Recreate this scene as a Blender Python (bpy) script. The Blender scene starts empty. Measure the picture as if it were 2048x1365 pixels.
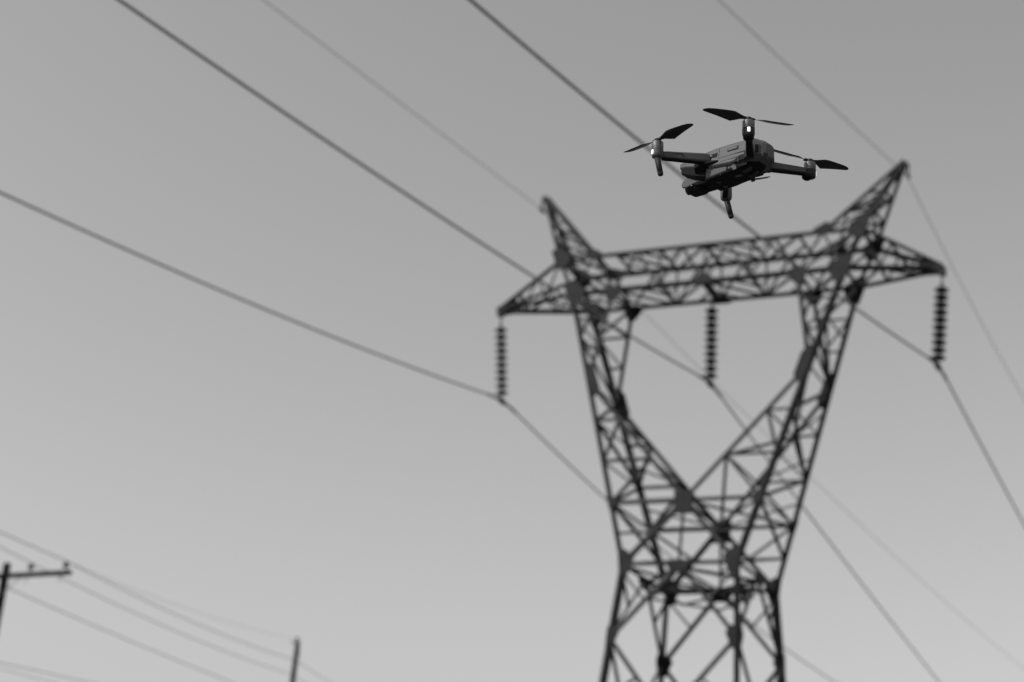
import bpy, bmesh, math, random
from mathutils import Vector, Matrix
random.seed(7)
S = bpy.context.scene
C = S.collection
V = Vector

# ------------------------------------------------------------------ camera, sky, sun, exposure
CAM_H = 1.6
PITCH, ROLL = 0.349509, 0.083070
_F = V((0, math.cos(PITCH), math.sin(PITCH)))
_U = V((0, -math.sin(PITCH), math.cos(PITCH)))
_R = V((1, 0, 0))
camR = _R * math.cos(ROLL) + _U * math.sin(ROLL)
camU = -_R * math.sin(ROLL) + _U * math.cos(ROLL)
cd = bpy.data.cameras.new('camera')
cam = bpy.data.objects.new('camera', cd)
C.objects.link(cam)
S.camera = cam
mw = Matrix.Identity(4)
for i in range(3):
    mw[i][0], mw[i][1], mw[i][2] = camR[i], camU[i], -_F[i]
mw[2][3] = CAM_H
cam.matrix_world = mw
cd.sensor_width = 36.0
cd.lens = 60.09
cd.clip_start = 0.05
cd.clip_end = 8000
cd.dof.use_dof = True
cd.dof.focus_distance = 3.93
cd.dof.aperture_fstop = 3.45
cd.dof.aperture_blades = 0

SUN_AZ, SUN_EL = math.radians(-108), math.radians(42)      # azimuth from +Y towards +X
world = bpy.data.worlds.new('World')
S.world = world
world.use_nodes = True
wn = world.node_tree
wn.nodes.clear()
sky = wn.nodes.new('ShaderNodeTexSky')
sky.sky_type = 'NISHITA'
sky.sun_disc = False
sky.sun_elevation = SUN_EL
sky.sun_rotation = SUN_AZ
sky.air_density = 2.0
sky.dust_density = 1.8
sky.ozone_density = 1.0
bw = wn.nodes.new('ShaderNodeRGBToBW')                    # black and white photograph
bg = wn.nodes.new('ShaderNodeBackground')
bg.inputs['Strength'].default_value = 0.124
wo = wn.nodes.new('ShaderNodeOutputWorld')
wn.links.new(sky.outputs['Color'], bw.inputs['Color'])
wn.links.new(bw.outputs['Val'], bg.inputs['Color'])
wn.links.new(bg.outputs['Background'], wo.inputs['Surface'])

sd = bpy.data.lights.new('sun', 'SUN')
sd.energy = 2.5
sd.angle = math.radians(0.5)
sun = bpy.data.objects.new('sun', sd)
C.objects.link(sun)
sdir = V((math.sin(SUN_AZ) * math.cos(SUN_EL), math.cos(SUN_AZ) * math.cos(SUN_EL), math.sin(SUN_EL)))
sun.rotation_euler = sdir.to_track_quat('Z', 'Y').to_euler()
sun.location = sdir * 200

S.view_settings.view_transform = 'Standard'
S.view_settings.look = 'None'
S.view_settings.gamma = 1.0
S.view_settings.use_curve_mapping = False
S.view_settings.exposure = 0.0

# ------------------------------------------------------------------ materials (neutral greys: the photograph is black and white)
def material(name, lo, hi, scale=8.0, rough=0.55, metal=0.0, bump=0.0, bump_scale=60.0, detail=4.0, coat=0.0, spec=0.5):
    m = bpy.data.materials.new(name)
    m.use_nodes = True
    nt = m.node_tree
    b = nt.nodes['Principled BSDF']
    tc = nt.nodes.new('ShaderNodeTexCoord')
    nz = nt.nodes.new('ShaderNodeTexNoise')
    nz.inputs['Scale'].default_value = scale
    nz.inputs['Detail'].default_value = detail
    nt.links.new(tc.outputs['Object'], nz.inputs['Vector'])
    cr = nt.nodes.new('ShaderNodeValToRGB')
    cr.color_ramp.elements[0].position = 0.3
    cr.color_ramp.elements[1].position = 0.72
    cr.color_ramp.elements[0].color = (lo, lo, lo, 1)
    cr.color_ramp.elements[1].color = (hi, hi, hi, 1)
    nt.links.new(nz.outputs['Fac'], cr.inputs['Fac'])
    nt.links.new(cr.outputs['Color'], b.inputs['Base Color'])
    mr = nt.nodes.new('ShaderNodeMapRange')
    mr.inputs['To Min'].default_value = max(0.05, rough - 0.1)
    mr.inputs['To Max'].default_value = min(1.0, rough + 0.1)
    nt.links.new(nz.outputs['Fac'], mr.inputs['Value'])
    nt.links.new(mr.outputs['Result'], b.inputs['Roughness'])
    b.inputs['Metallic'].default_value = metal
    b.inputs['Specular IOR Level'].default_value = spec
    if coat:
        b.inputs['Coat Weight'].default_value = coat
    if bump:
        n2 = nt.nodes.new('ShaderNodeTexNoise')
        n2.inputs['Scale'].default_value = bump_scale
        n2.inputs['Detail'].default_value = 3
        nt.links.new(tc.outputs['Object'], n2.inputs['Vector'])
        bp = nt.nodes.new('ShaderNodeBump')
        bp.inputs['Strength'].default_value = bump
        bp.inputs['Distance'].default_value = 0.002
        nt.links.new(n2.outputs['Fac'], bp.inputs['Height'])
        nt.links.new(bp.outputs['Normal'], b.inputs['Normal'])
    return m

MAT = dict(
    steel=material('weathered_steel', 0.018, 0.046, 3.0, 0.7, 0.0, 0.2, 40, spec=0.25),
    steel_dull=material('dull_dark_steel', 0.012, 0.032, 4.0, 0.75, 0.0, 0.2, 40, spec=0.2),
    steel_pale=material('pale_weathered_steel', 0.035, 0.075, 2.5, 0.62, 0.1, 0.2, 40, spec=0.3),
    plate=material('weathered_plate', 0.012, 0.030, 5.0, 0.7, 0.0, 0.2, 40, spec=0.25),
    wire=material('weathered_aluminium_wire', 0.21, 0.29, 12.0, 0.7, 0.0, spec=0.2),
    porcelain=material('brown_porcelain', 0.015, 0.025, 10.0, 0.22),
    galvanised=material('galvanised_fitting', 0.07, 0.14, 20.0, 0.6, 0.2),
    concrete=material('footing_concrete', 0.24, 0.36, 6.0, 0.9, 0.0, 0.4, 30),
    timber=material('dark_pole_timber', 0.008, 0.022, 4.0, 0.85, 0.0, 0.4, 25, spec=0.2),
    shell=material('grey_plastic_shell', 0.078, 0.096, 30.0, 0.55, 0.0, 0.15, 1400, spec=0.3),
    shell_dark=material('dark_plastic', 0.026, 0.036, 40.0, 0.6, 0.0, 0.1, 1400, spec=0.2),
    black=material('black_plastic', 0.006, 0.010, 40.0, 0.65, 0.0, 0.1, 1400, spec=0.12),
    blade=material('propeller_plastic', 0.012, 0.018, 60.0, 0.45, spec=0.35),
    alloy=material('brushed_motor_alloy', 0.13, 0.20, 90.0, 0.42, 0.7),
    rubber=material('rubber_foot', 0.03, 0.04, 60.0, 0.8, spec=0.2),
    pale=material('pale_marking', 0.55, 0.65, 60.0, 0.5),
    field=material('dry_field', 0.05, 0.13, 0.35, 0.95, 0.0, 0.5, 6, detail=8, spec=0.1),
)
def glass_mat():
    m = bpy.data.materials.new('lens_glass')
    m.use_nodes = True
    b = m.node_tree.nodes['Principled BSDF']
    nz = m.node_tree.nodes.new('ShaderNodeTexNoise')
    nz.inputs['Scale'].default_value = 200
    cr = m.node_tree.nodes.new('ShaderNodeMapRange')
    cr.inputs['To Min'].default_value = 0.04
    cr.inputs['To Max'].default_value = 0.09
    m.node_tree.links.new(nz.outputs['Fac'], cr.inputs['Value'])
    m.node_tree.links.new(cr.outputs['Result'], b.inputs['Roughness'])
    b.inputs['Base Color'].default_value = (0.006, 0.006, 0.006, 1)
    return m
MAT['lens'] = glass_mat()
def led_mat():
    m = bpy.data.materials.new('lit_indicator_lamp')
    m.use_nodes = True
    b = m.node_tree.nodes['Principled BSDF']
    b.inputs['Base Color'].default_value = (0.8, 0.8, 0.8, 1)
    b.inputs['Emission Color'].default_value = (1, 1, 1, 1)
    b.inputs['Emission Strength'].default_value = 1.1
    return m
MAT['led'] = led_mat()

# ------------------------------------------------------------------ helpers
def mesh_obj(name, verts, faces, mat, parent=None, smooth=False):
    me = bpy.data.meshes.new(name)
    me.from_pydata([tuple(v) for v in verts], [], faces)
    me.validate()
    me.materials.append(MAT[mat])
    if smooth:
        me.shade_smooth()
    o = bpy.data.objects.new(name, me)
    C.objects.link(o)
    if parent is not None:
        o.parent = parent
    return o

def bm_obj(name, bm, mat, parent=None, smooth=False):
    bmesh.ops.recalc_face_normals(bm, faces=bm.faces[:])
    me = bpy.data.meshes.new(name)
    bm.to_mesh(me)
    bm.free()
    me.materials.append(MAT[mat])
    if smooth:
        me.shade_smooth()
    o = bpy.data.objects.new(name, me)
    C.objects.link(o)
    if parent is not None:
        o.parent = parent
    return o

def thing(name, label, cat, loc=(0, 0, 0), group=None):
    o = bpy.data.objects.new(name, None)
    C.objects.link(o)
    o.location = loc
    o['label'] = label
    o['category'] = cat
    if group:
        o['group'] = group
    return o

def bevel(o, w, seg=2):
    md = o.modifiers.new('bevel', 'BEVEL')
    md.width = w
    md.segments = seg
    md.limit_method = 'ANGLE'
    md.angle_limit = math.radians(25)
    md.harden_normals = False
    return o

def add_box(bm, c, size, rot=None):
    m = Matrix.Translation(V(c)) @ (rot.to_4x4() if rot is not None else Matrix.Identity(4)) @ Matrix.Diagonal((size[0], size[1], size[2], 1))
    return bmesh.ops.create_cube(bm, size=1.0, matrix=m)['verts']

def add_lathe(bm, prof, seg=24, mat=None, cap=True):
    """prof: list of (r, z)"""
    rings = []
    for r, z in prof:
        ring = []
        for k in range(seg):
            a = 2 * math.pi * k / seg
            p = V((r * math.cos(a), r * math.sin(a), z))
            ring.append(bm.verts.new(mat @ p if mat is not None else p))
        rings.append(ring)
    for a, b in zip(rings[:-1], rings[1:]):
        for k in range(seg):
            bm.faces.new((a[k], a[(k + 1) % seg], b[(k + 1) % seg], b[k]))
    if cap:
        bm.faces.new(list(reversed(rings[0])))
        bm.faces.new(rings[-1])

def add_loft(bm, secs):
    """secs: list of closed point lists of equal length"""
    rings = [[bm.verts.new(V(p)) for p in s] for s in secs]
    n = len(rings[0])
    for a, b in zip(rings[:-1], rings[1:]):
        for k in range(n):
            bm.faces.new((a[k], a[(k + 1) % n], b[(k + 1) % n], b[k]))
    bm.faces.new(list(reversed(rings[0])))
    bm.faces.new(rings[-1])

def frame_z(a, b):
    """matrix that maps local z onto a->b, origin a"""
    d = (V(b) - V(a)).normalized()
    return Matrix.Translation(V(a)) @ d.to_track_quat('Z', 'Y').to_matrix().to_4x4()

def add_rod(bm, a, b, r0, r1=None, seg=12):
    L = (V(b) - V(a)).length
    add_lathe(bm, [(r0, 0), (r1 if r1 is not None else r0, L)], seg, frame_z(a, b))

def tube(name, pts, r, mat, seg=8):
    n = len(pts)
    vs, fs = [], []
    for i, p in enumerate(pts):
        t = (pts[min(i + 1, n - 1)] - pts[max(i - 1, 0)]).normalized()
        e1 = t.cross(V((0, 0, 1))).normalized()
        e2 = e1.cross(t)
        for k in range(seg):
            a = 2 * math.pi * k / seg
            vs.append(p + (e1 * math.cos(a) + e2 * math.sin(a)) * r)
    for i in range(n - 1):
        for k in range(seg):
            fs.append((i * seg + k, i * seg + (k + 1) % seg, (i + 1) * seg + (k + 1) % seg, (i + 1) * seg + k))
    fs.append(tuple(reversed(range(seg))))
    fs.append(tuple(range((n - 1) * seg, n * seg)))
    return mesh_obj(name, vs, fs, mat, None, True)

# ------------------------------------------------------------------ ground
def ground():
    n, R = 48, 3000.0
    vs, fs = [], []
    ring_r = [0, 6, 14, 30, 60, 110, 200, 400, 900, 1800, R]
    vs.append((0, 20, 0))
    for r in ring_r[1:]:
        for k in range(n):
            a = 2 * math.pi * k / n
            z = 0.0
            if r > 120:
                z = 1.5 * math.sin(3 * a + r * .01)
            vs.append((r * math.cos(a), 20 + r * math.sin(a), z))
    for k in range(n):
        fs.append((0, 1 + k, 1 + (k + 1) % n))
    for j in range(len(ring_r) - 2):
        o0, o1 = 1 + j * n, 1 + (j + 1) * n
        for k in range(n):
            fs.append((o0 + k, o1 + k, o1 + (k + 1) % n, o0 + (k + 1) % n))
    g = mesh_obj('ground', vs, fs, 'field')
    g['kind'] = 'structure'
ground()

# ------------------------------------------------------------------ lattice tower
TX, TY, YAW = 3.72006, 30.14729, -0.462618
Z0 = 6.780989 + CAM_H                      # height of the waist above the ground
W_, WY = 1.0491, 1.1529
ZC, ZK, ZB, ZT, ZP = 1.17095, 3.64175, 5.54962, 6.30563, 7.84206
XB, XTB, XIB, XIT, XP, XA, YB = 2.68500, 3.00160, 1.81451, 2.26327, 3.64918, 4.4, 0.49395
tower = thing('lattice_tower', 'dark steel lattice pylon with heart-shaped window and two horned peaks', 'pylon', (TX, TY, 0))
tower.rotation_euler = (0, 0, YAW)
TM = Matrix.Translation((TX, TY, 0)) @ Matrix.Rotation(YAW, 4, 'Z')
def tw(p):                                  # tower coordinates (z from the waist) -> world
    return TM @ V((p[0], p[1], p[2] + Z0))

def member(name, a, b, w, n, t=None, mat='steel'):
    """angle-iron bar from a to b, heel towards the outward normal n"""
    a, b, n = V(a), V(b), V(n)
    t = t or max(0.008, w * 0.11)
    u = (b - a)
    L = u.length
    u = u / L
    e1 = (n - u * n.dot(u))
    if e1.length < 1e-4:
        e1 = u.orthogonal()
    e1.normalize()
    e2 = u.cross(e1)
    j = random.uniform(-.006, .006)
    off = e1 * (w * .28 + j) - e2 * (w * .45)
    sec = [(0, 0), (0, w), (-t, w), (-t, t), (-w, t), (-w, 0)]
    vs = []
    for p in (a, b):
        for x, y in sec:
            vs.append(p + off + e1 * x + e2 * y + V((0, 0, Z0)))
    fs = [(5, 4, 3, 2, 1, 0), (6, 7, 8, 9, 10, 11)]
    for k in range(6):
        fs.append((k, (k + 1) % 6, 6 + (k + 1) % 6, 6 + k))
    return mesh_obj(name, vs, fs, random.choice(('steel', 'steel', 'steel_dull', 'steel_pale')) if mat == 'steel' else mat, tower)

def hull2d(pts):
    pts = sorted(set((round(x, 5), round(y, 5)) for x, y in pts))
    def half(ps):
        h = []
        for p in ps:
            while len(h) >= 2 and (h[-1][0] - h[-2][0]) * (p[1] - h[-2][1]) - (h[-1][1] - h[-2][1]) * (p[0] - h[-2][0]) <= 0:
                h.pop()
            h.append(p)
        return h
    lo, up = half(pts), half(pts[::-1])
    return lo[:-1] + up[:-1]

def gusset(c, arms, n, width=.16, th=.012):
    """bolted plate at c reaching along arms [(target, length)] in the plane of normal n"""
    c, n = V(c), V(n).normalized()
    e1 = (V(arms[0][0]) - c)
    e1 = (e1 - n * e1.dot(n)).normalized()
    e2 = n.cross(e1)
    pts = []
    for tg, L in arms:
        dv = V(tg) - c
        x, y = dv.dot(e1), dv.dot(e2)
        l = math.hypot(x, y)
        x, y = x / l, y / l
        for s in (-1, 1):
            pts.append((x * L - y * s * width * .5, y * L + x * s * width * .5))
            pts.append((-x * width * .4 - y * s * width * .5, -y * width * .4 + x * s * width * .5))
    h = hull2d(pts)
    k = len(h)
    base = c + n * (.045 + random.uniform(0, .006)) + V((0, 0, Z0))
    vs = [base + e1 * x + e2 * y for x, y in h] + [base + e1 * x + e2 * y + n * th for x, y in h]
    fs = [tuple(reversed(range(k))), tuple(range(k, 2 * k))]
    fs += [(i, (i + 1) % k, k + (i + 1) % k, k + i) for i in range(k)]
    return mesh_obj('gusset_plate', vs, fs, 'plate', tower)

def lerp(a, b, t):
    return V(a) * (1 - t) + V(b) * t

def xch(z): return W_ + (XB - W_) * z / ZB
def ych(z): return WY + (YB - WY) * z / ZB
SPX, SPY = 0.072, 0.125
def leg(sx, sy, z):                         # leg axis below the waist
    return V((sx * (W_ - SPX * z), sy * (WY - SPY * z), z))
def outer(sx, sy, z): return V((sx * xch(z), sy * ych(z), z))
def Kc(sy): return V((0, sy * ych(ZC), ZC))
def bo(sx, sy): return V((sx * XB, sy * YB, ZB))
def bi(sx, sy): return V((sx * XIB, sy * YB, ZB))
def to(sx, sy): return V((sx * XTB, sy * YB, ZT))
def ti(sx, sy): return V((sx * XIT, sy * YB, ZT))
LEGW, CHW, BRW, SBW = .112, .084, .054, .042
ZG = -Z0
NX, NY, NZ = V((1, 0, 0)), V((0, 1, 0)), V((0, 0, 1))

def brace(a, b, n, w=BRW): return member('diagonal_brace', a, b, w, n)
def strut(a, b, n, w=BRW): return member('horizontal_strut', a, b, w, n)

# legs and body below the waist
levels = [0, -1.33, -2.72, -4.25, -6.0, ZG + .25]
for sx in (-1, 1):
    for sy in (-1, 1):
        member('leg', leg(sx, sy, 0.04), leg(sx, sy, ZG + .05), LEGW, V((sx, sy, 0)))
        bm = bmesh.new()
        p = leg(sx, sy, ZG)
        add_lathe(bm, [(.34, 0), (.33, .12), (.27, .22)], 20, Matrix.Translation((p.x, p.y, 0)))
        bm_obj('concrete_footing', bm, 'concrete', tower)
faces = [((-1, -1), (1, -1), -NY), ((-1, 1), (1, 1), NY), ((-1, -1), (-1, 1), -NX), ((1, -1), (1, 1), NX)]
for A, B, n in faces:
    def la(z): return leg(A[0], A[1], z)
    def lb(z): return leg(B[0], B[1], z)
    def mid(z): return (la(z) + lb(z)) / 2
    strut(la(0), lb(0), n, .075)
    strut(la(-2.72), lb(-2.72), n)
    strut(la(-6.0), lb(-6.0), n)
    brace(mid(0), la(-1.33), n, .068); brace(mid(0), lb(-1.33), n, .068)
    brace(la(-1.33), mid(-2.72), n, .068); brace(lb(-1.33), mid(-2.72), n, .068)
    brace(mid(-2.72), la(-4.25), n); brace(mid(-2.72), lb(-4.25), n)
    brace(la(-4.25), mid(-6.0), n); brace(lb(-4.25), mid(-6.0), n)
    brace(mid(-6.0), la(ZG + .3), n); brace(mid(-6.0), lb(ZG + .3), n)
    for lx in (la, lb):                     # light redundant bars inside the panels
        m1 = (mid(0) + lx(-1.33)) / 2
        brace(m1, lx(-.12), n, SBW)
        m2 = (lx(-1.33) + mid(-2.72)) / 2
        brace(m2, lx(-2.5), n, SBW)
        gusset(lx(-1.33).lerp(mid(-1.33), .03), [(lx(-.7).lerp(mid(-.7), .03), .20), (lx(-2.0).lerp(mid(-2.0), .03), .20), (mid(-.3), .16)], n, .10)
        gusset(lx(-2.72), [(lx(-2.3), .14), (lx(-3.2), .14), (mid(-2.72), .14)], n, .12)
    gusset(mid(0), [(la(0), .2), (lb(0), .2), (la(-1.33), .2), (lb(-1.33), .2)], n, .09)
    gusset(mid(-2.72), [(la(-2.72), .18), (lb(-2.72), .18), (la(-1.33), .16), (lb(-1.33), .16)], n, .09)
# waist diaphragm
mids = [V((0, -WY, 0)), V((W_, 0, 0)), V((0, WY, 0)), V((-W_, 0, 0))]
for i in range(4):
    strut(mids[i] - NZ * .07, mids[(i + 1) % 4] - NZ * .07, NZ)
strut(mids[0] - NZ * .14, mids[2] - NZ * .14, NZ, SBW)
strut(mids[1] - NZ * .2, mids[3] - NZ * .2, NZ, SBW)

for i in range(4):                          # lower ring and hangers of the diaphragm
    a, b = mids[i] - NZ * .36, mids[(i + 1) % 4] - NZ * .36
    strut(a * .97, b * .97, NZ, SBW)
    q = (mids[i] + mids[(i + 1) % 4]) / 2
    brace(mids[i] - NZ * .07, q - NZ * .36, q, SBW)
    brace(mids[(i + 1) % 4] - NZ * .07, q - NZ * .36, q, SBW)
for sx in (-1, 1):
    for sy in (-1, 1):
        brace(leg(sx, sy, -.02), V((sx * W_ * .5, sy * WY * .5, -.1)), NZ, SBW)
# waist to bridge: four outer chords, K centres and the two arms
for sx in (-1, 1):
    for sy in (-1, 1):
        n = NY * sy
        member('main_chord', outer(sx, sy, 0), bo(sx, sy), LEGW * .92, V((sx, sy, 0)))
        member('main_chord', bo(sx, sy), to(sx, sy), CHW, V((sx, sy, 0)))
        K, kn = Kc(sy), outer(sx, sy, ZK)
        member('inner_chord', K, kn, CHW, n)
        member('inner_chord', kn, bi(sx, sy), CHW, n)
        member('waist_chord', K, outer(sx, sy, 0), CHW, n)
        strut(K, outer(sx, sy, ZC), n, .075)
        # panel bracing of the arm, front and back faces
        N = 3
        for i in range(1, N):
            z = ZC + (ZK - ZC) * i / N
            o, q = outer(sx, sy, z), lerp(K, kn, i / N)
            strut(q, o, n)
        for i in range(N - 1):
            z = ZC + (ZK - ZC) * i / N
            brace(lerp(K, kn, (i + 1) / N), outer(sx, sy, z), n)
        for i in range(N if sy > 0 else 0):  # light redundant bars of the arm's far face
            za, zb_ = ZC + (ZK - ZC) * i / N, ZC + (ZK - ZC) * (i + 1) / N
            brace(lerp(K, kn, i / N), outer(sx, sy, (za + zb_) / 2), n, SBW * .85)
        # triangle between the waist chord, the K strut and the outer chord
        brace(lerp(K, outer(sx, sy, 0), .5), outer(sx, sy, ZC), n)
        brace(lerp(K, outer(sx, sy, 0), .5), outer(sx, sy, ZC * .5), n, SBW)
        # upper arm, knee to bridge
        for i, t in enumerate((.38, .7)):
            strut(lerp(kn, bi(sx, sy), t), lerp(kn, bo(sx, sy), t), n, SBW)
        brace(lerp(kn, bi(sx, sy), .38), lerp(kn, bo(sx, sy), .7), n, SBW)
        brace(lerp(kn, bi(sx, sy), .7), bo(sx, sy), n, SBW)
        # gussets
        gusset(kn - NX * sx * .05, [(bo(sx, sy) - NX * sx * .05, .38), (outer(sx, sy, 0) - NX * sx * .05, .34), (K, .28), (bi(sx, sy), .24)], n, .10)
        gusset(outer(sx, sy, 0) - NX * sx * .055, [(outer(sx, sy, 1) - NX * sx * .055, .26), (leg(sx, sy, -1) - NX * sx * .055, .24), (K, .2)], n, .14)
        gusset(bo(sx, sy), [(bi(sx, sy), .28), (outer(sx, sy, ZK), .30), (to(sx, sy), .24)], n, .18)
        gusset(bi(sx, sy), [(bo(sx, sy), .18), (kn, .24), (-bo(sx, sy) + V((0, 2 * sy * YB, 2 * ZB)), .18)], n, .14)
        gusset(to(sx, sy), [(ti(sx, sy), .24), (bo(sx, sy), .22), (V((sx * XP, 0, ZP)), .24)], n, .18)
        gusset(ti(sx, sy), [(to(sx, sy), .16), (V((0, sy * YB, ZT)), .16), (V((sx * XP, 0, ZP)), .2)], n, .11)
        gusset(outer(sx, sy, ZC), [(outer(sx, sy, 2), .13), (outer(sx, sy, .3), .13), (K, .13)], n, .09)
    # outer side face and inner side face of each arm
    n = NX * sx
    zs = [0, ZC * .5, ZC, ZC + (ZK - ZC) / 3, ZC + (ZK - ZC) * 2 / 3, ZK, ZK + (ZB - ZK) * .5, ZB]
    for i in range(len(zs) - 1):
        f0, b1 = outer(sx, -1, zs[i]), outer(sx, 1, zs[i + 1])
        if i % 2:
            f0, b1 = outer(sx, 1, zs[i]), outer(sx, -1, zs[i + 1])
        brace(f0, b1, n, BRW if i < 5 else SBW)
    for z in zs[2:]:
        strut(outer(sx, -1, z), outer(sx, 1, z), n, SBW)
    ts = [0, 1 / 3, 2 / 3, 1]
    for i in range(3):
        s = -1 if i % 2 else 1
        brace(lerp(Kc(s), outer(sx, s, ZK), ts[i]), lerp(Kc(-s), outer(sx, -s, ZK), ts[i + 1]), V((-sx, 0, 1)), SBW)
        if i:
            strut(lerp(Kc(-1), outer(sx, -1, ZK), ts[i]), lerp(Kc(1), outer(sx, 1, ZK), ts[i]), V((-sx, 0, 1)), SBW)
    for t0, t1, s in ((0, .5, 1), (.5, 1, -1)):
        brace(lerp(outer(sx, s, ZK), bi(sx, s), t0), lerp(outer(sx, -s, ZK), bi(sx, -s), t1), V((-sx, 0, 0)), SBW)
for sy in (-1, 1):
    K = Kc(sy)
    gusset(K - NZ * .05, [(K + NX - NZ * .05, .17), (K - NX - NZ * .05, .17)], NY * sy, .44)
strut(Kc(-1), Kc(1), NZ, SBW)
for sy in (-1, 1):
    brace(Kc(sy), V((0, sy * WY, 0)), NY * sy, SBW)
# plan bracing at K level
for sx in (-1, 1):
    brace(Kc(-1), outer(sx, 1, ZC), NZ, SBW)

# bridge: box truss between the two heads
for sy in (-1, 1):
    n = NY * sy
    member('bridge_chord', to(-1, sy), to(1, sy), CHW, V((0, sy, 1)))
    member('bridge_chord', bo(-1, sy), bo(1, sy), CHW, V((0, sy, -1)))
    nb = 4
    bx = [-XIB + 2 * XIB * i / nb for i in range(nb + 1)]
    for i in range(nb + 1):
        xt = bx[i] * (XIT / XIB if i in (0, nb) else 1)
        if 0 < i < nb:
            member('bridge_post', V((bx[i], sy * YB, ZB)), V((bx[i], sy * YB, ZT)), SBW, n)
    for i in range(nb):
        x0, x1 = bx[i], bx[i + 1]
        xm = (x0 + x1) / 2
        brace(V((x0, sy * YB, ZB)), V((xm, sy * YB, ZT)), n, BRW)
        brace(V((xm, sy * YB, ZT)), V((x1, sy * YB, ZB)), n, BRW)
    for sx in (-1, 1):
        brace(bi(sx, sy), to(sx, sy), n, BRW)
        brace(bi(sx, sy), ti(sx, sy), n, BRW)
        brace(bo(sx, sy), ti(sx, sy), n, SBW)
for z, n in ((ZT, NZ), (ZB, -NZ)):
    xs = [-XIB, -XIB / 2, 0, XIB / 2, XIB]
    for i in range(4):
        s = 1 if i % 2 else -1
        brace(V((xs[i], s * YB, z)), V((xs[i + 1], -s * YB, z)), n, SBW)
    for i in range(4):
        xm = (xs[i] + xs[i + 1]) / 2
        s = 1 if i % 2 else -1
        brace(V((xm, s * YB, z)), V((xs[i + 1], s * YB * .0, z)), n, SBW * .85)
        brace(V((xm, -s * YB, z)), V((xs[i], s * YB * .0, z)), n, SBW * .85)
    for x in xs:
        strut(V((x, -YB, z)), V((x, YB, z)), n, BRW if x == 0 else SBW)
    for sx in (-1, 1):
        xo = XB if z == ZB else XTB
        strut(V((sx * xo, -YB, z)), V((sx * xo, YB, z)), n, BRW)
        brace(V((sx * XIB, YB, z)), V((sx * xo, -YB, z)), n, SBW)
gusset(V((0, -YB, ZB)), [(bi(-1, -1), .2), (bi(1, -1), .2), (V((0, -YB, ZT)), .16)], -NY, .1)
gusset(V((0, YB, ZB)), [(bi(-1, 1), .2), (bi(1, 1), .2), (V((0, YB, ZT)), .16)], NY, .1)
member('hanger_bar', V((0, -YB, ZB - .03)), V((0, YB, ZB - .03)), .09, -NZ)

# cross-arm tips and earth-wire peaks
for sx in (-1, 1):
    tip, pk = V((sx * XA - .06, 0, ZB)), V((sx * XP, 0, ZP - sx * .09))
    for sy in (-1, 1):
        e = V((0, sy * .05, 0))
        member('crossarm_chord', bo(sx, sy), tip + e, CHW, V((0, sy, -1)))
        member('crossarm_chord', to(sx, sy), tip + e + NZ * .06, CHW * .9, V((0, sy, 1)))
        for t in (.36, .68):
            member('crossarm_post', lerp(bo(sx, sy), tip, t), lerp(to(sx, sy), tip, t), SBW, NY * sy)
        brace(lerp(bo(sx, sy), tip, .36), to(sx, sy), NY * sy, SBW)
        brace(lerp(bo(sx, sy), tip, .68), lerp(to(sx, sy), tip, .36), NY * sy, SBW)
        f = V((0, sy * .035, 0))
        member('peak_chord', to(sx, sy), pk + f, CHW * .9, V((sx, sy, 0)))
        member('peak_chord', ti(sx, sy), pk + f - V((sx * .05, 0, 0)), CHW * .9, V((-sx, sy, 0)))
        for i, t in enumerate((.3, .58)):
            strut(lerp(to(sx, sy), pk, t), lerp(ti(sx, sy), pk, t), NY * sy, SBW)
        brace(lerp(ti(sx, sy), pk, .0), lerp(to(sx, sy), pk, .3), NY * sy, SBW)
        brace(lerp(ti(sx, sy), pk, .3), lerp(to(sx, sy), pk, .58), NY * sy, SBW)
        gusset(tip + e, [(bo(sx, sy), .42), (to(sx, sy), .42)], NY * sy, .09)
        gusset(pk + f, [(to(sx, sy), .36), (ti(sx, sy), .36)], NY * sy, .07)
    for t, s in ((.36, 1), (.68, -1)):
        strut(lerp(bo(sx, 1), tip, t), lerp(bo(sx, -1), tip, t), -NZ, SBW)
        strut(lerp(to(sx, 1), tip, t), lerp(to(sx, -1), tip, t), NZ, SBW)
        brace(lerp(bo(sx, s), tip, t - .34), lerp(bo(sx, -s), tip, t), -NZ, SBW)
    for t, s in ((.3, 1), (.58, -1)):
        strut(lerp(to(sx, 1), pk, t), lerp(to(sx, -1), pk, t), NX * sx, SBW)
        brace(lerp(to(sx, s), pk, t - .28), lerp(to(sx, -s), pk, t), NX * sx, SBW)
        brace(lerp(ti(sx, s), pk, t - .28), lerp(ti(sx, -s), pk, t), -NX * sx, SBW)
    bm = bmesh.new()
    q = pk + NZ * Z0
    add_box(bm, q + V((sx * .03, 0, -.01)), (.09, .10, .07))
    add_rod(bm, q + V((sx * .04, 0, .0)), q + V((sx * .085, 0, -.06)), .024)
    add_rod(bm, q + V((sx * .085, 0, -.05)), q + V((sx * .075, 0, -.22)), .022)
    add_box(bm, q + V((sx * .07, 0, -.24)), (.05, .22, .05))
    bm_obj('earth_wire_clamp', bm, 'galvanised', tower)
    bm = bmesh.new()
    add_box(bm, tip + NZ * Z0 + V((0, 0, -.04)), (.12, .16, .14))
    bm_obj('hanger_bracket', bm, 'galvanised', tower)

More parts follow.
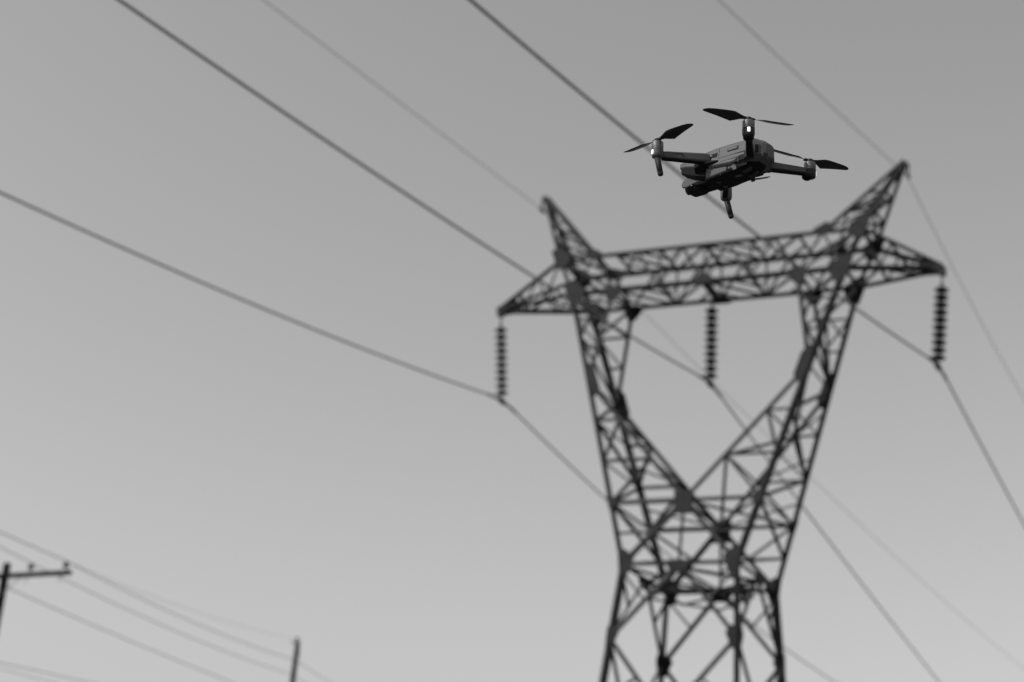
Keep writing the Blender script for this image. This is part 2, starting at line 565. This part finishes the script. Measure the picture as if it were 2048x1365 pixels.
# ------------------------------------------------------------------ insulator strings
def disc_mesh():
    bm = bmesh.new()
    add_lathe(bm, [(.012, .085), (.026, .080), (.032, .055), (.034, .022), (.055, .014), (.118, -.004), (.130, -.018),
                   (.125, -.026), (.100, -.020), (.080, -.032), (.070, -.020), (.055, -.034), (.040, -.020), (.018, -.03), (.014, -.062)], 24)
    bmesh.ops.recalc_face_normals(bm, faces=bm.faces[:])
    me = bpy.data.meshes.new('insulator_disc')
    bm.to_mesh(me)
    bm.free()
    me.materials.append(MAT['porcelain'])
    me.shade_smooth()
    return me
DISC = disc_mesh()
WIRES = dict(
    L=((-4.307, .080, 3.654), (-.07722, .13771, .00252), (-.04396, .05604, .00156)),
    M=((.061, -.055, 3.651), (-.01841, .12900, .00155), (-.03462, .06221, .00038)),
    R=((4.275, -.133, 3.658), (-.08553, .13689, .00248), (.00012, .05958, -.00005)),
    EL=((-3.699, 0, 7.692), (.02426, .12697, .00002), (.05499, .06619, .00076)),
    ER=((3.699, 0, 7.512), (-.10300, .13000, .00164), (.00628, .05575, .00289)),
)
LAB = dict(L='dark ten-disc insulator string hanging from the left crossarm tip',
           M='dark ten-disc insulator string hanging in the middle of the bridge',
           R='dark ten-disc insulator string hanging from the right crossarm tip')
for key, x0 in (('L', -XA - .06), ('M', 0), ('R', XA - .06)):
    top, bot = tw((x0, 0, ZB - .06)), tw(WIRES[key][0])
    o = thing('insulator_string', LAB[key], 'insulator', top, 'insulator strings of the pylon')
    d = (bot - top)
    L = d.length
    o.rotation_mode = 'QUATERNION'
    o.rotation_quaternion = (-d).to_track_quat('Z', 'Y')
    bm = bmesh.new()
    add_rod(bm, (0, 0, .04), (0, 0, -.26), .016)
    bmesh.ops.create_uvsphere(bm, u_segments=12, v_segments=8, radius=.036, matrix=Matrix.Translation((0, 0, -.05)))
    bmesh.ops.create_uvsphere(bm, u_segments=12, v_segments=8, radius=.034, matrix=Matrix.Translation((0, 0, -.22)))
    bm_obj('hanger_link', bm, 'galvanised', o)
    for i in range(10):
        q = bpy.data.objects.new('insulator_disc', DISC)
        C.objects.link(q)
        q.parent = o
        q.location = (0, 0, -.335 - .147 * i)
    bm = bmesh.new()
    add_rod(bm, (0, 0, -.335 - .147 * 9), (0, 0, -L), .016)
    qi = o.rotation_quaternion.inverted()
    ax = (TM.to_3x3() @ V((.05, 1, -.1))).normalized()
    ax = qi @ ax
    c = V((0, 0, -L))
    add_lathe(bm, [(.02, -.2), (.045, -.1), (.06, 0), (.045, .1), (.02, .2)], 12, frame_z(c, c + ax))
    bm_obj('suspension_clamp', bm, 'galvanised', o)

# ------------------------------------------------------------------ line wires
WL = dict(L='thick power line clamped under the left insulator string', M='thick power line clamped under the middle insulator string',
          R='thick power line clamped under the right insulator string', EL='thin faint earth wire running over the left tower peak',
          ER='thin faint earth wire running over the right tower peak')
for key, (b, pin, pout) in WIRES.items():
    b = V(b)
    pts = []
    smax = 42 if key[0] == 'E' else 55
    n = 70
    for i in range(n, 0, -1):
        s = smax * (i / n) ** 1.6
        pts.append(b + V((pin[0] * s, -s, -pin[1] * s + pin[2] * s * s)))
    for i in range(1, n + 1):
        s = 140 * (i / n) ** 2
        pts.append(b + V((pout[0] * s, s, -pout[1] * s + pout[2] * s * s)))
    heavy = key[0] != 'E'
    if heavy:                                # ease the bend over the clamp
        pts = [p for p in pts if (p - b).length > .55]
        k = max(i for i, p in enumerate(pts) if p.y < b.y) + 1
        pts[k:k] = [pts[k - 1].lerp(b, t).lerp(b.lerp(pts[k], t), t) for t in [j / 12 for j in range(1, 12)]]
        mid_i = k + 5
        drop = b - pts[mid_i]
        ease = lambda p: p + drop * max(0, 1 - (p - b).length / 9) ** 2
        rods = [tw(ease(p)) for p in pts[k - 1:k + 12]]
        pts = [ease(p) for p in pts]
    w = tube('power_line' if heavy else 'earth_wire', [tw(p) for p in pts], .0185 if heavy else .0072, 'wire')
    w['label'] = WL[key]
    w['category'] = 'wire'
    w['group'] = 'wires of the pylon'
    if heavy:
        a = tube('armour_rod', rods, .027, 'galvanised')
        a.parent = w

# ------------------------------------------------------------------ roadside poles and their wires
def pin_insulator(parent, p, h):
    bm = bmesh.new()
    add_lathe(bm, [(.016, 0), (.016, h * .40), (.06, h * .40), (.11, h * .46), (.075, h * .60), (.09, h * .70), (.06, h * .82), (.07, h * .95), (.04, h)], 16, Matrix.Translation(V(p)))
    bm_obj('pin_insulator', bm, 'porcelain', parent, True)
P1 = V((-14.36, 50, 0))
pole = thing('utility_pole', 'dark pole with a crossarm and pin insulators at the left edge', 'utility pole', P1)
bm = bmesh.new()
add_lathe(bm, [(.17, 0), (.15, 4), (.13, 8), (.115, 11.35), (.105, 11.56)], 20, Matrix.Rotation(math.radians(.4), 4, 'Y'))
bm_obj('pole_shaft', bm, 'timber', pole, True)
bm = bmesh.new()
add_box(bm, (.0, -.13, 11.14), (4.1, .12, .13), Matrix.Rotation(math.radians(-7.9), 3, 'Y'))
bevel(bm_obj('crossarm', bm, 'timber', pole), .008)
for x, z in ((.82, 11.29), (1.83, 11.43), (-1.5, 10.97)):
    pin_insulator(pole, (x, -.13, z), .30)
for sx in (-1, 1):
    bm = bmesh.new()
    add_rod(bm, (0.02, -.16, 10.55), (sx * .62, -.19, 11.07 + sx * .085), .016)
    bm_obj('crossarm_brace', bm, 'galvanised', pole)
bm = bmesh.new()
add_rod(bm, (.8, -.13, 11.2), (.72, -.13, 11.0), .014)
bm_obj('pin_bolt', bm, 'galvanised', pole)
bm = bmesh.new()
add_rod(bm, (1.8, -.13, 11.35), (1.7, -.13, 11.12), .014)
bm_obj('pin_bolt', bm, 'galvanised', pole)
bm = bmesh.new()
add_box(bm, (.12, 0, 10.9), (.09, .12, .16))
bm_obj('side_bracket', bm, 'galvanised', pole)

P2 = V((-8.95, 80, 0))
pole2 = thing('utility_pole', 'distant slim dark pole without a crossarm at the bottom edge', 'utility pole', P2)
bm = bmesh.new()
add_lathe(bm, [(.20, 0), (.17, 5), (.14, 10), (.115, 15.0)], 18, Matrix.Rotation(math.radians(.6), 4, 'Y'))
bm_obj('pole_shaft', bm, 'timber', pole2, True)
pin_insulator(pole2, (.12, -.02, 14.98), .22)
bm = bmesh.new()
add_box(bm, (.2, -.02, 14.45), (.2, .16, .26))
bm_obj('side_bracket', bm, 'galvanised', pole2)
bm = bmesh.new()
add_box(bm, (-.02, -.02, 14.95), (.3, .12, .05))
bm_obj('top_bracket', bm, 'galvanised', pole2)

def span(a, b, sag, n=30):
    a, b = V(a), V(b)
    return [lerp(a, b, i / n) - V((0, 0, 4 * sag * (i / n) * (1 - i / n))) for i in range(n + 1)]
def low_wire(pts, r, label):
    w = tube('service_wire', pts, r, 'wire')
    w['label'] = label
    w['category'] = 'wire'
    w['group'] = 'wires of the roadside poles'
pa, pb = (-12.525, 49.87, 11.74), (-13.536, 49.87, 11.60)
low_wire(span((-14.5, 20, 9.0), pa, .05) + span(pa, (-8.798, 80, 14.129), .22)[1:] + span((-8.798, 80, 14.129), (-5.2, 112, 16.4), .3)[1:], .015,
         'upper wire over the outer pin insulator of the crossarm')
low_wire(span((-15.4, 20, 9.75), pb, .05) + span(pb, (-8.878, 80, 13.45), .22)[1:] + span((-8.878, 80, 13.45), (-5.2, 112, 15.6), .3)[1:], .014,
         'wire over the inner pin insulator of the crossarm')
low_wire(span((-14.27, 49.9, 10.873), (-10.268, 70, 11.5), .05) + span((-10.268, 70, 11.5), (-6.2, 92, 11.4), .1)[1:], .015,
         'lowest wire leaving the pole shaft below the crossarm')
low_wire(span(pa, (-8.75, 80, 15.1), .25), .006, 'very faint wire ending at the top of the distant pole')
low_wire(span((-8.9, 24, 5.3), (-7.4, 44, 7.2), .03), .007, 'wire crossing another in the bottom left corner, the flatter one')
low_wire(span((-9.5, 26, 5.6), (-8.95, 46, 7.3), .03), .006, 'wire crossing another in the bottom left corner, the steeper one')

# ------------------------------------------------------------------ drone (x forward, y left, z up; origin between the rotor hubs)
drone = thing('drone', 'small dark grey folding camera drone hovering with four rotors above the pylon', 'drone')
DM = Matrix(((-.736545, -.675757, -.029230), (.676012, -.736889, .001544), (-.022583, -.018622, .999572))).to_4x4()
DM.translation = V((.481621, 3.550209, 1.813403 + CAM_H))
drone.matrix_world = DM

def octo(x, w, zt, zb, ct, cb, lean=0):
    k = 1.3
    return [(x, w, zb + cb), (x, w - lean, zt - ct), (x, w - lean - ct * k, zt), (x, -(w - lean - ct * k), zt), (x, -(w - lean), zt - ct),
            (x, -w, zb + cb), (x, -(w - cb * .8), zb), (x, w - cb * .8, zb)]
# upper shell
bm = bmesh.new()
add_loft(bm, [octo(-.092, .015, -.018, -.050, .005, .006), octo(-.085, .0235, -.012, -.056, .006, .008, .002), octo(-.064, .0425, -.003, -.061, .009, .008, .005),
              octo(-.01, .0445, -.001, -.062, .009, .006, .006), octo(.040, .0445, -.001, -.057, .009, .006, .006), octo(.080, .041, -.003, -.046, .009, .006, .005),
              octo(.118, .037, -.005, -.034, .008, .005, .003), octo(.139, .032, -.009, -.028, .006, .004, .002)])
body = bm_obj('body_shell', bm, 'shell', drone)
bevel(body, .0016, 2)
# lower hull: grey flanks, black belly
bm = bmesh.new()
add_loft(bm, [octo(-.046, .034, -.05, -.066, .004, .004), octo(-.02, .0385, -.05, -.0712, .004, .003), octo(.058, .0385, -.046, -.078, .004, .003), octo(.061, .036, -.046, -.076, .004, .003)])
hull = bm_obj('lower_hull', bm, 'shell', drone)
bevel(hull, .0012, 2)
bm = bmesh.new()
add_loft(bm, [octo(-.072, .018, -.048, -.059, .003, .004), octo(-.058, .028, -.050, -.0635, .003, .005), octo(-.038, .0335, -.056, -.0712, .003, .005),
              octo(.02, .034, -.06, -.0788, .003, .004), octo(.064, .032, -.06, -.0815, .003, .004), octo(.070, .028, -.06, -.077, .003, .004)])
belly = bm_obj('belly_plate', bm, 'black', drone)
bevel(belly, .0012, 2)
# nose underside and gimbal bay
bm = bmesh.new()
add_loft(bm, [octo(.060, .034, -.040, -.074, .003, .006), octo(.095, .0355, -.034, -.066, .003, .008), octo(.122, .0335, -.029, -.052, .003, .006), octo(.136, .0300, -.025, -.041, .003, .004)])
bevel(bm_obj('nose_bay', bm, 'black', drone), .001, 2)
bm = bmesh.new()
add_box(bm, (.1395, 0, -.018), (.003, .046, .012))
bevel(bm_obj('front_sensor_window', bm, 'lens', drone), .002, 2)

def detail(name, c, size, mat, parent, bev=.0008, rot=None):
    bm = bmesh.new()
    add_box(bm, c, size, rot)
    o = bm_obj(name, bm, mat, parent)
    bevel(o, bev, 2)
    return o
def fy(z):                                  # flank of the upper shell at height z
    return .0445 - .006 * (z + .056) / .046
for s in (-1, 1):
    tilt = Matrix.Rotation(math.radians(s * 7.4), 3, 'X')
    detail('button_recess', (-.016, s * (fy(-.0225) - .0009), -.0225), (.031, .0026, .0110), 'shell_dark', body, .0015, tilt)
    detail('battery_button', (-.016, s * (fy(-.0225) + .0002), -.0225), (.027, .0036, .0075), 'shell', body, .0018, tilt)
    for x0, x1, z in ((-.060, .021, -.0375), (-.056, .047, -.0480)):
        detail('panel_seam', ((x0 + x1) / 2, s * (fy(z) - .0003), z), (x1 - x0, .0012, .0009), 'black', body, .0002, tilt)
    detail('panel_seam', (.0215, s * (fy(-.0245) - .0003), -.0245), (.0009, .0012, .0265), 'black', body, .0002, tilt)
    # hinge slot of the front arm
    detail('hinge_slot', (.0345, s * (fy(-.0265) - .0008), -.0265), (.018, .0022, .0135), 'black', body, .0010, tilt)
    detail('hinge_pin', (.0415, s * (fy(-.0265) + .0006), -.0265), (.0075, .0040, .0050), 'shell', body, .0012, tilt)
    # shoulder under the front arm
    bm = bmesh.new()
    add_loft(bm, [[(.022, s * .040, -.047), (.022, s * .0452, -.045), (.022, s * .0452, -.042), (.022, s * .040, -.041)],
                  [(.066, s * .036, -.056), (.060, s * .054, -.047), (.060, s * .054, -.038), (.066, s * .036, -.036)],
                  [(.092, s * .034, -.056), (.086, s * .048, -.047), (.086, s * .048, -.036), (.092, s * .034, -.034)]])
    bevel(bm_obj('arm_shoulder', bm, 'black', drone), .001, 2)
    # recess and hinge of the rear arm
    bm = bmesh.new()
    prof = [(-.018, -.0605), (-.026, -.0520), (-.036, -.0465), (-.060, -.0455), (-.062, -.0585), (-.030, -.0610)]
    add_loft(bm, [[(x, s * (fy(z) - .003), z) for x, z in prof], [(x, s * (fy(z) + .0006), z) for x, z in prof]])
    bm_obj('arm_recess', bm, 'black', body)
    detail('recess_rib', (-.034, s * .0450, -.0560), (.005, .0030, .0135), 'shell_dark', body, .0010)
    bm = bmesh.new()
    add_lathe(bm, [(.0085, -.0605), (.0115, -.058), (.0115, -.042), (.0090, -.039)], 20, Matrix.Translation((-.060, s * .0395, 0)))
    bm_obj('arm_hinge', bm, 'shell_dark', drone)
    # port with hooked cover, latch
    detail('port_recess', (-.003, s * .0381, -.0655), (.013, .0016, .010), 'black', hull, .0006)
    detail('port_cover', (-.0050, s * .0387, -.0670), (.0050, .0020, .0055), 'shell', hull, .0006)
    detail('latch_tab', (-.020, s * .0381, -.0690), (.010, .0030, .014), 'shell', hull, .0008)
    # tail: framed vent slot on the chamfer, round sensor on the end
    rz = Matrix.Rotation(math.radians(-s * 48), 3, 'Z')
    detail('tail_vent_frame', (-.0744, s * .0328, -.0365), (.0030, .0160, .0275), 'shell', body, .0014, rz)
    detail('tail_vent', (-.0756, s * .0330, -.0365), (.0030, .0085, .0205), 'black', body, .0014, rz)
    mt = Matrix.Translation((-.0875, s * .0165, -.0490)) @ Matrix.Rotation(math.radians(-s * 28), 4, 'Z') @ Matrix.Rotation(math.radians(-90), 4, 'Y')
    bm = bmesh.new()
    add_lathe(bm, [(.0080, -.002), (.0080, .0022), (.0062, .0028), (.0058, .0010)], 20, mt)
    bm_obj('rear_sensor_ring', bm, 'shell', body, False)
    bm = bmesh.new()
    add_lathe(bm, [(.0056, -.001), (.0056, .0014), (.0030, .0022)], 18, mt)
    bm_obj('rear_sensor_lens', bm, 'lens', body, True)
    # downward sensors
    bm = bmesh.new()
    add_lathe(bm, [(.0055, 0), (.0055, .0015), (.004, .0022)], 18, Matrix.Translation((.040, s * .014, -.0798)) @ Matrix.Rotation(math.pi, 4, 'X'))
    bm_obj('belly_sensor', bm, 'lens', belly, True)
    # landing bump
    bm = bmesh.new()
    add_loft(bm, [octo(-.050, .004, -.062, -.067, .001, .002), octo(-.045, .006, -.062, -.0745, .001, .002), octo(-.032, .006, -.062, -.0765, .001, .002), octo(-.022, .004, -.062, -.073, .001, .002)])
    for v in bm.verts:
        v.co.y += s * .014
    bm_obj('landing_pad', bm, 'shell_dark', belly)
    detail('air_intake', (-.040, s * .0345, -.0660), (.020, .0026, .0070), 'shell', belly, .001)
detail('landing_lamp', (-.008, .006, -.0754), (.018, .010, .0014), 'shell', belly, .0005)
for p in ((.020, .0355, -.0700), (.022, .034, -.0752), (-.040, .0356, -.0630)):
    bm = bmesh.new()
    bmesh.ops.create_icosphere(bm, subdivisions=2, radius=.0011, matrix=Matrix.Translation(V(p)))
    bm_obj('screw_head', bm, 'pale', hull, True)
detail('battery_lid', (-.015, 0, -.0008), (.085, .044, .003), 'shell', body, .001)
detail('top_vent', (.075, 0, -.0012), (.03, .04, .003), 'black', body, .001)

# gimbal and camera
gim = detail('gimbal_bracket', (.084, 0, -.068), (.040, .050, .022), 'black', drone, .004)
bm = bmesh.new()
add_loft(bm, [[(x, y, z) for x, z in ((.083, -.0535), (.124, -.0535), (.134, -.058), (.138, -.066), (.136, -.074), (.122, -.078), (.104, -.0735), (.083, -.0705))] for y in (.019, .0265)])
bevel(bm_obj('gimbal_arm', bm, 'shell', gim), .0025, 3)
bm = bmesh.new()
add_loft(bm, [octo(.084, .0180, -.056, -.083, .006, .007), octo(.094, .0215, -.053, -.087, .007, .008), octo(.124, .0215, -.053, -.087, .007, .008), octo(.133, .017, -.057, -.082, .006, .007)])
camo = bm_obj('camera_housing', bm, 'black', drone)
bevel(camo, .002, 3)
bm = bmesh.new()
mt = Matrix.Translation((.131, 0, -.070)) @ Matrix.Rotation(math.radians(90), 4, 'Y')
add_lathe(bm, [(.0125, 0), (.0125, .006), (.0110, .0065)], 24, mt)
bm_obj('lens_ring', bm, 'shell_dark', camo)
bm = bmesh.new()
add_lathe(bm, [(.0105, .004), (.0105, .0070), (.006, .0080)], 24, mt)
bm_obj('camera_lens', bm, 'lens', camo, True)
bm = bmesh.new()
bmesh.ops.create_icosphere(bm, subdivisions=2, radius=.0024, matrix=Matrix.Translation((.108, .0262, -.0765)) @ Matrix.Diagonal((1.3, .6, .8, 1)))
bm_obj('gimbal_pivot', bm, 'alloy', gim, True)

# arms, motors, rotors
AF, AR, BF, BR, ZR = .1240, .11664, .1395, .12757, -.0165
def blade_mesh(sign):
    """two-sided swept blade along +x; sign: +1 turns counter-clockwise seen from above"""
    rs = [.010, .018, .028, .037, .048, .062, .075, .087, .097, .103, .107]
    ch = [.0075, .0105, .0200, .0280, .0268, .0240, .0208, .0178, .0142, .0100, .0036]
    le = [.0032, .0042, .0065, .0085, .0085, .0065, .0040, .0015, -.0020, -.0060, -.0105]
    pit = [26, 25, 23, 21, 19, 16.5, 14, 12.5, 11, 10, 9]
    bm = bmesh.new()
    ring = []
    for r, c, l, p in zip(rs, ch, le, pit):
        pa = math.radians(p)
        sec = []
        for u, h in ((0, 0), (.25, .075), (.6, .06), (1, 0), (.6, -.015), (.25, .0)):
            y = l - u * c
            z = h * c + (-u * c + .4 * c) * math.tan(pa)
            sec.append(bm.verts.new((r, sign * y, z + .0035 + r * .03)))
        ring.append(sec)
    for a, b in zip(ring[:-1], ring[1:]):
        for k in range(6):
            bm.faces.new((a[k], a[(k + 1) % 6], b[(k + 1) % 6], b[k]))
    bm.faces.new(ring[0])
    bm.faces.new(ring[-1])
    bmesh.ops.recalc_face_normals(bm, faces=bm.faces[:])
    me = bpy.data.meshes.new('blade')
    bm.to_mesh(me)
    bm.free()
    me.materials.append(MAT['blade'])
    me.shade_smooth()
    return me
BL = {1: blade_mesh(1), -1: blade_mesh(-1)}

def beam(name, a, b, h0, h1, t0, t1, mat, parent, top_in=.8):
    """tapered arm beam, taller than wide, with chamfered upper edge"""
    a, b = V(a), V(b)
    u = (b - a).normalized()
    sd_ = u.cross(V((0, 0, 1))).normalized()
    up = sd_.cross(u)
    bm = bmesh.new()
    secs = []
    for f in (0, .12, .5, .88, 1):
        p = a.lerp(b, f)
        h, t = h0 + (h1 - h0) * f, t0 + (t1 - t0) * f
        if f in (0, 1):
            h, t = h * .92, t * .92
        secs.append([p + sd_ * (x * t) + up * (z * h) for x, z in ((.5, -.34), (.5, .32), (.5 * top_in, .5), (-.5 * top_in, .5), (-.5, .32), (-.5, -.34), (-.32, -.5), (.32, -.5))])
    add_loft(bm, secs)
    o = bm_obj(name, bm, mat, parent)
    bevel(o, .0012, 2)
    return o, u, sd_, up

ROT = {('f', 1): (167.2 + 0, -1), ('f', -1): (27, 1), ('r', 1): (62, 1), ('r', -1): (-121, -1)}
for fr in ('f', 'r'):
    for s in (1, -1):
        hub = V((AF, s * BF, -.0030)) if fr == 'f' else V((-AR, s * BR, ZR))
        if fr == 'f':
            arm, u, sdv, up = beam('front_arm', (.050, s * .040, -.0295), hub + V((-.004, -s * .012, -.033)), .0225, .0175, .0165, .0145, 'shell', drone)
            under, *_ = beam('arm_underside', (.056, s * .046, -.0415), hub + V((-.004, -s * .012, -.0412)), .004, .006, .013, .013, 'black', arm)
            q = V((.050, s * .040, -.0295)).lerp(hub + V((-.004, -s * .012, -.033)), .66)
            bm = bmesh.new()
            Rm = Matrix((u, sdv, up)).transposed()
            for z, dx, sz in ((.0040, 0, (.020, .0014, .0016)), (.0005, -.0092, (.0016, .0014, .0086))):
                add_box(bm, q + sdv * (-s * .0074) + up * z + u * dx, sz, Rm)
            bm_obj('arm_groove', bm, 'black', arm)
        else:
            arm, u, sdv, up = beam('rear_arm', (-.060, s * .036, -.0485), hub + V((.006, -s * .010, -.0270)), .0185, .0150, .0205, .0140, 'shell', drone)
            under, *_ = beam('arm_underside', (-.064, s * .041, -.0580), hub + V((.006, -s * .010, -.0350)), .004, .005, .0170, .012, 'black', arm)
        # motor
        mt = Matrix.Translation(hub)
        bm = bmesh.new()
        add_lathe(bm, [(.0095, -.0030), (.0130, -.0042), (.0137, -.0060), (.0137, -.0165), (.0132, -.0170), (.0132, -.0177), (.0137, -.0182), (.0137, -.0190), (.0131, -.0195), (.0131, -.0203), (.0137, -.0208), (.0137, -.0222)], 32, mt)
        mot = bm_obj('motor', bm, 'alloy', drone, False)
        bm = bmesh.new()
        add_lathe(bm, [(.0128, -.0220), (.0139, -.0232), (.0139, -.036), (.0125, -.041), (.008, -.0440 if fr == 'f' else -.043)], 32, mt)
        bm_obj('motor_mount', bm, 'shell' if fr == 'f' else 'shell_dark', mot, False)
        bm = bmesh.new()
        for k in range(4):
            a = math.radians(45 + 90 * k)
            add_box(bm, hub + V((.0075 * math.cos(a), .0075 * math.sin(a), -.0028)), (.0035, .0035, .003), Matrix.Rotation(a, 3, 'Z'))
        bm_obj('motor_cap', bm, 'shell_dark', mot)
        # indicator lamp at the end of the arm
        out = V((u.x, u.y, 0)).normalized()
        if fr == 'f':
            lv = V((.35, s * .95, 0)).normalized()
            lp = hub + lv * .0128 + V((0, 0, -.0315))
            detail('indicator_lamp', lp, (.0050, .0072, .0105), 'led', arm, .0012, Matrix((lv, lv.cross(V((0, 0, -1))), V((0, 0, 1)))).transposed())
        else:
            lv = V((-.60, s * .80, 0)).normalized()
            lp = hub + lv * .0128 + V((0, 0, -.0300))
            detail('indicator_lamp', lp, (.0044, .0062, .0115), 'led', arm, .0012, Matrix((lv, lv.cross(V((0, 0, -1))), V((0, 0, 1)))).transposed())
            bm = bmesh.new()
            f0 = hub + V((.004, -s * .006, -.040))
            add_loft(bm, [[f0 + V((.010 * math.cos(a) * k, .010 * math.sin(a) * k, -dz)) for a in [2 * math.pi * i / 12 for i in range(12)]] for k, dz in ((1.25, -.004), (1.2, .003), (.7, .0075))])
            bm_obj('arm_foot', bm, 'black', arm, True)
        # landing leg of the front arms
        if fr == 'f':
            a0, a1 = hub + V((.001, s * .001, -.036)), hub + V((-.0125, s * .0030, -.0890))
            bm = bmesh.new()
            add_rod(bm, a0, a1, .0072, .0064, 20)
            lg = bm_obj('landing_leg', bm, 'shell_dark', arm, True)
            bm = bmesh.new()
            add_rod(bm, a1.lerp(a0, .06), a1 + (a1 - a0).normalized() * .002, .0068, .0060, 20)
            bm_obj('rubber_foot', bm, 'rubber', arm)
            lg.data.shade_smooth()
        # propeller
        ang, sg = ROT[(fr, s)]
        bm = bmesh.new()
        add_lathe(bm, [(.0075, -.0026), (.0080, .0005), (.0080, .0040), (.0060, .0056), (.003, .0060)], 24)
        add_box(bm, (0, 0, .0030), (.030, .0085, .0042))
        prop = bm_obj('propeller', bm, 'blade', drone)
        prop.location = hub
        prop.rotation_euler = (0, 0, math.radians(ang))
        bevel(prop, .0006, 1)
        for k in range(2):
            b = bpy.data.objects.new('blade', BL[sg])
            C.objects.link(b)
            b.parent = prop
            b.rotation_euler = (0, 0, math.pi * k)
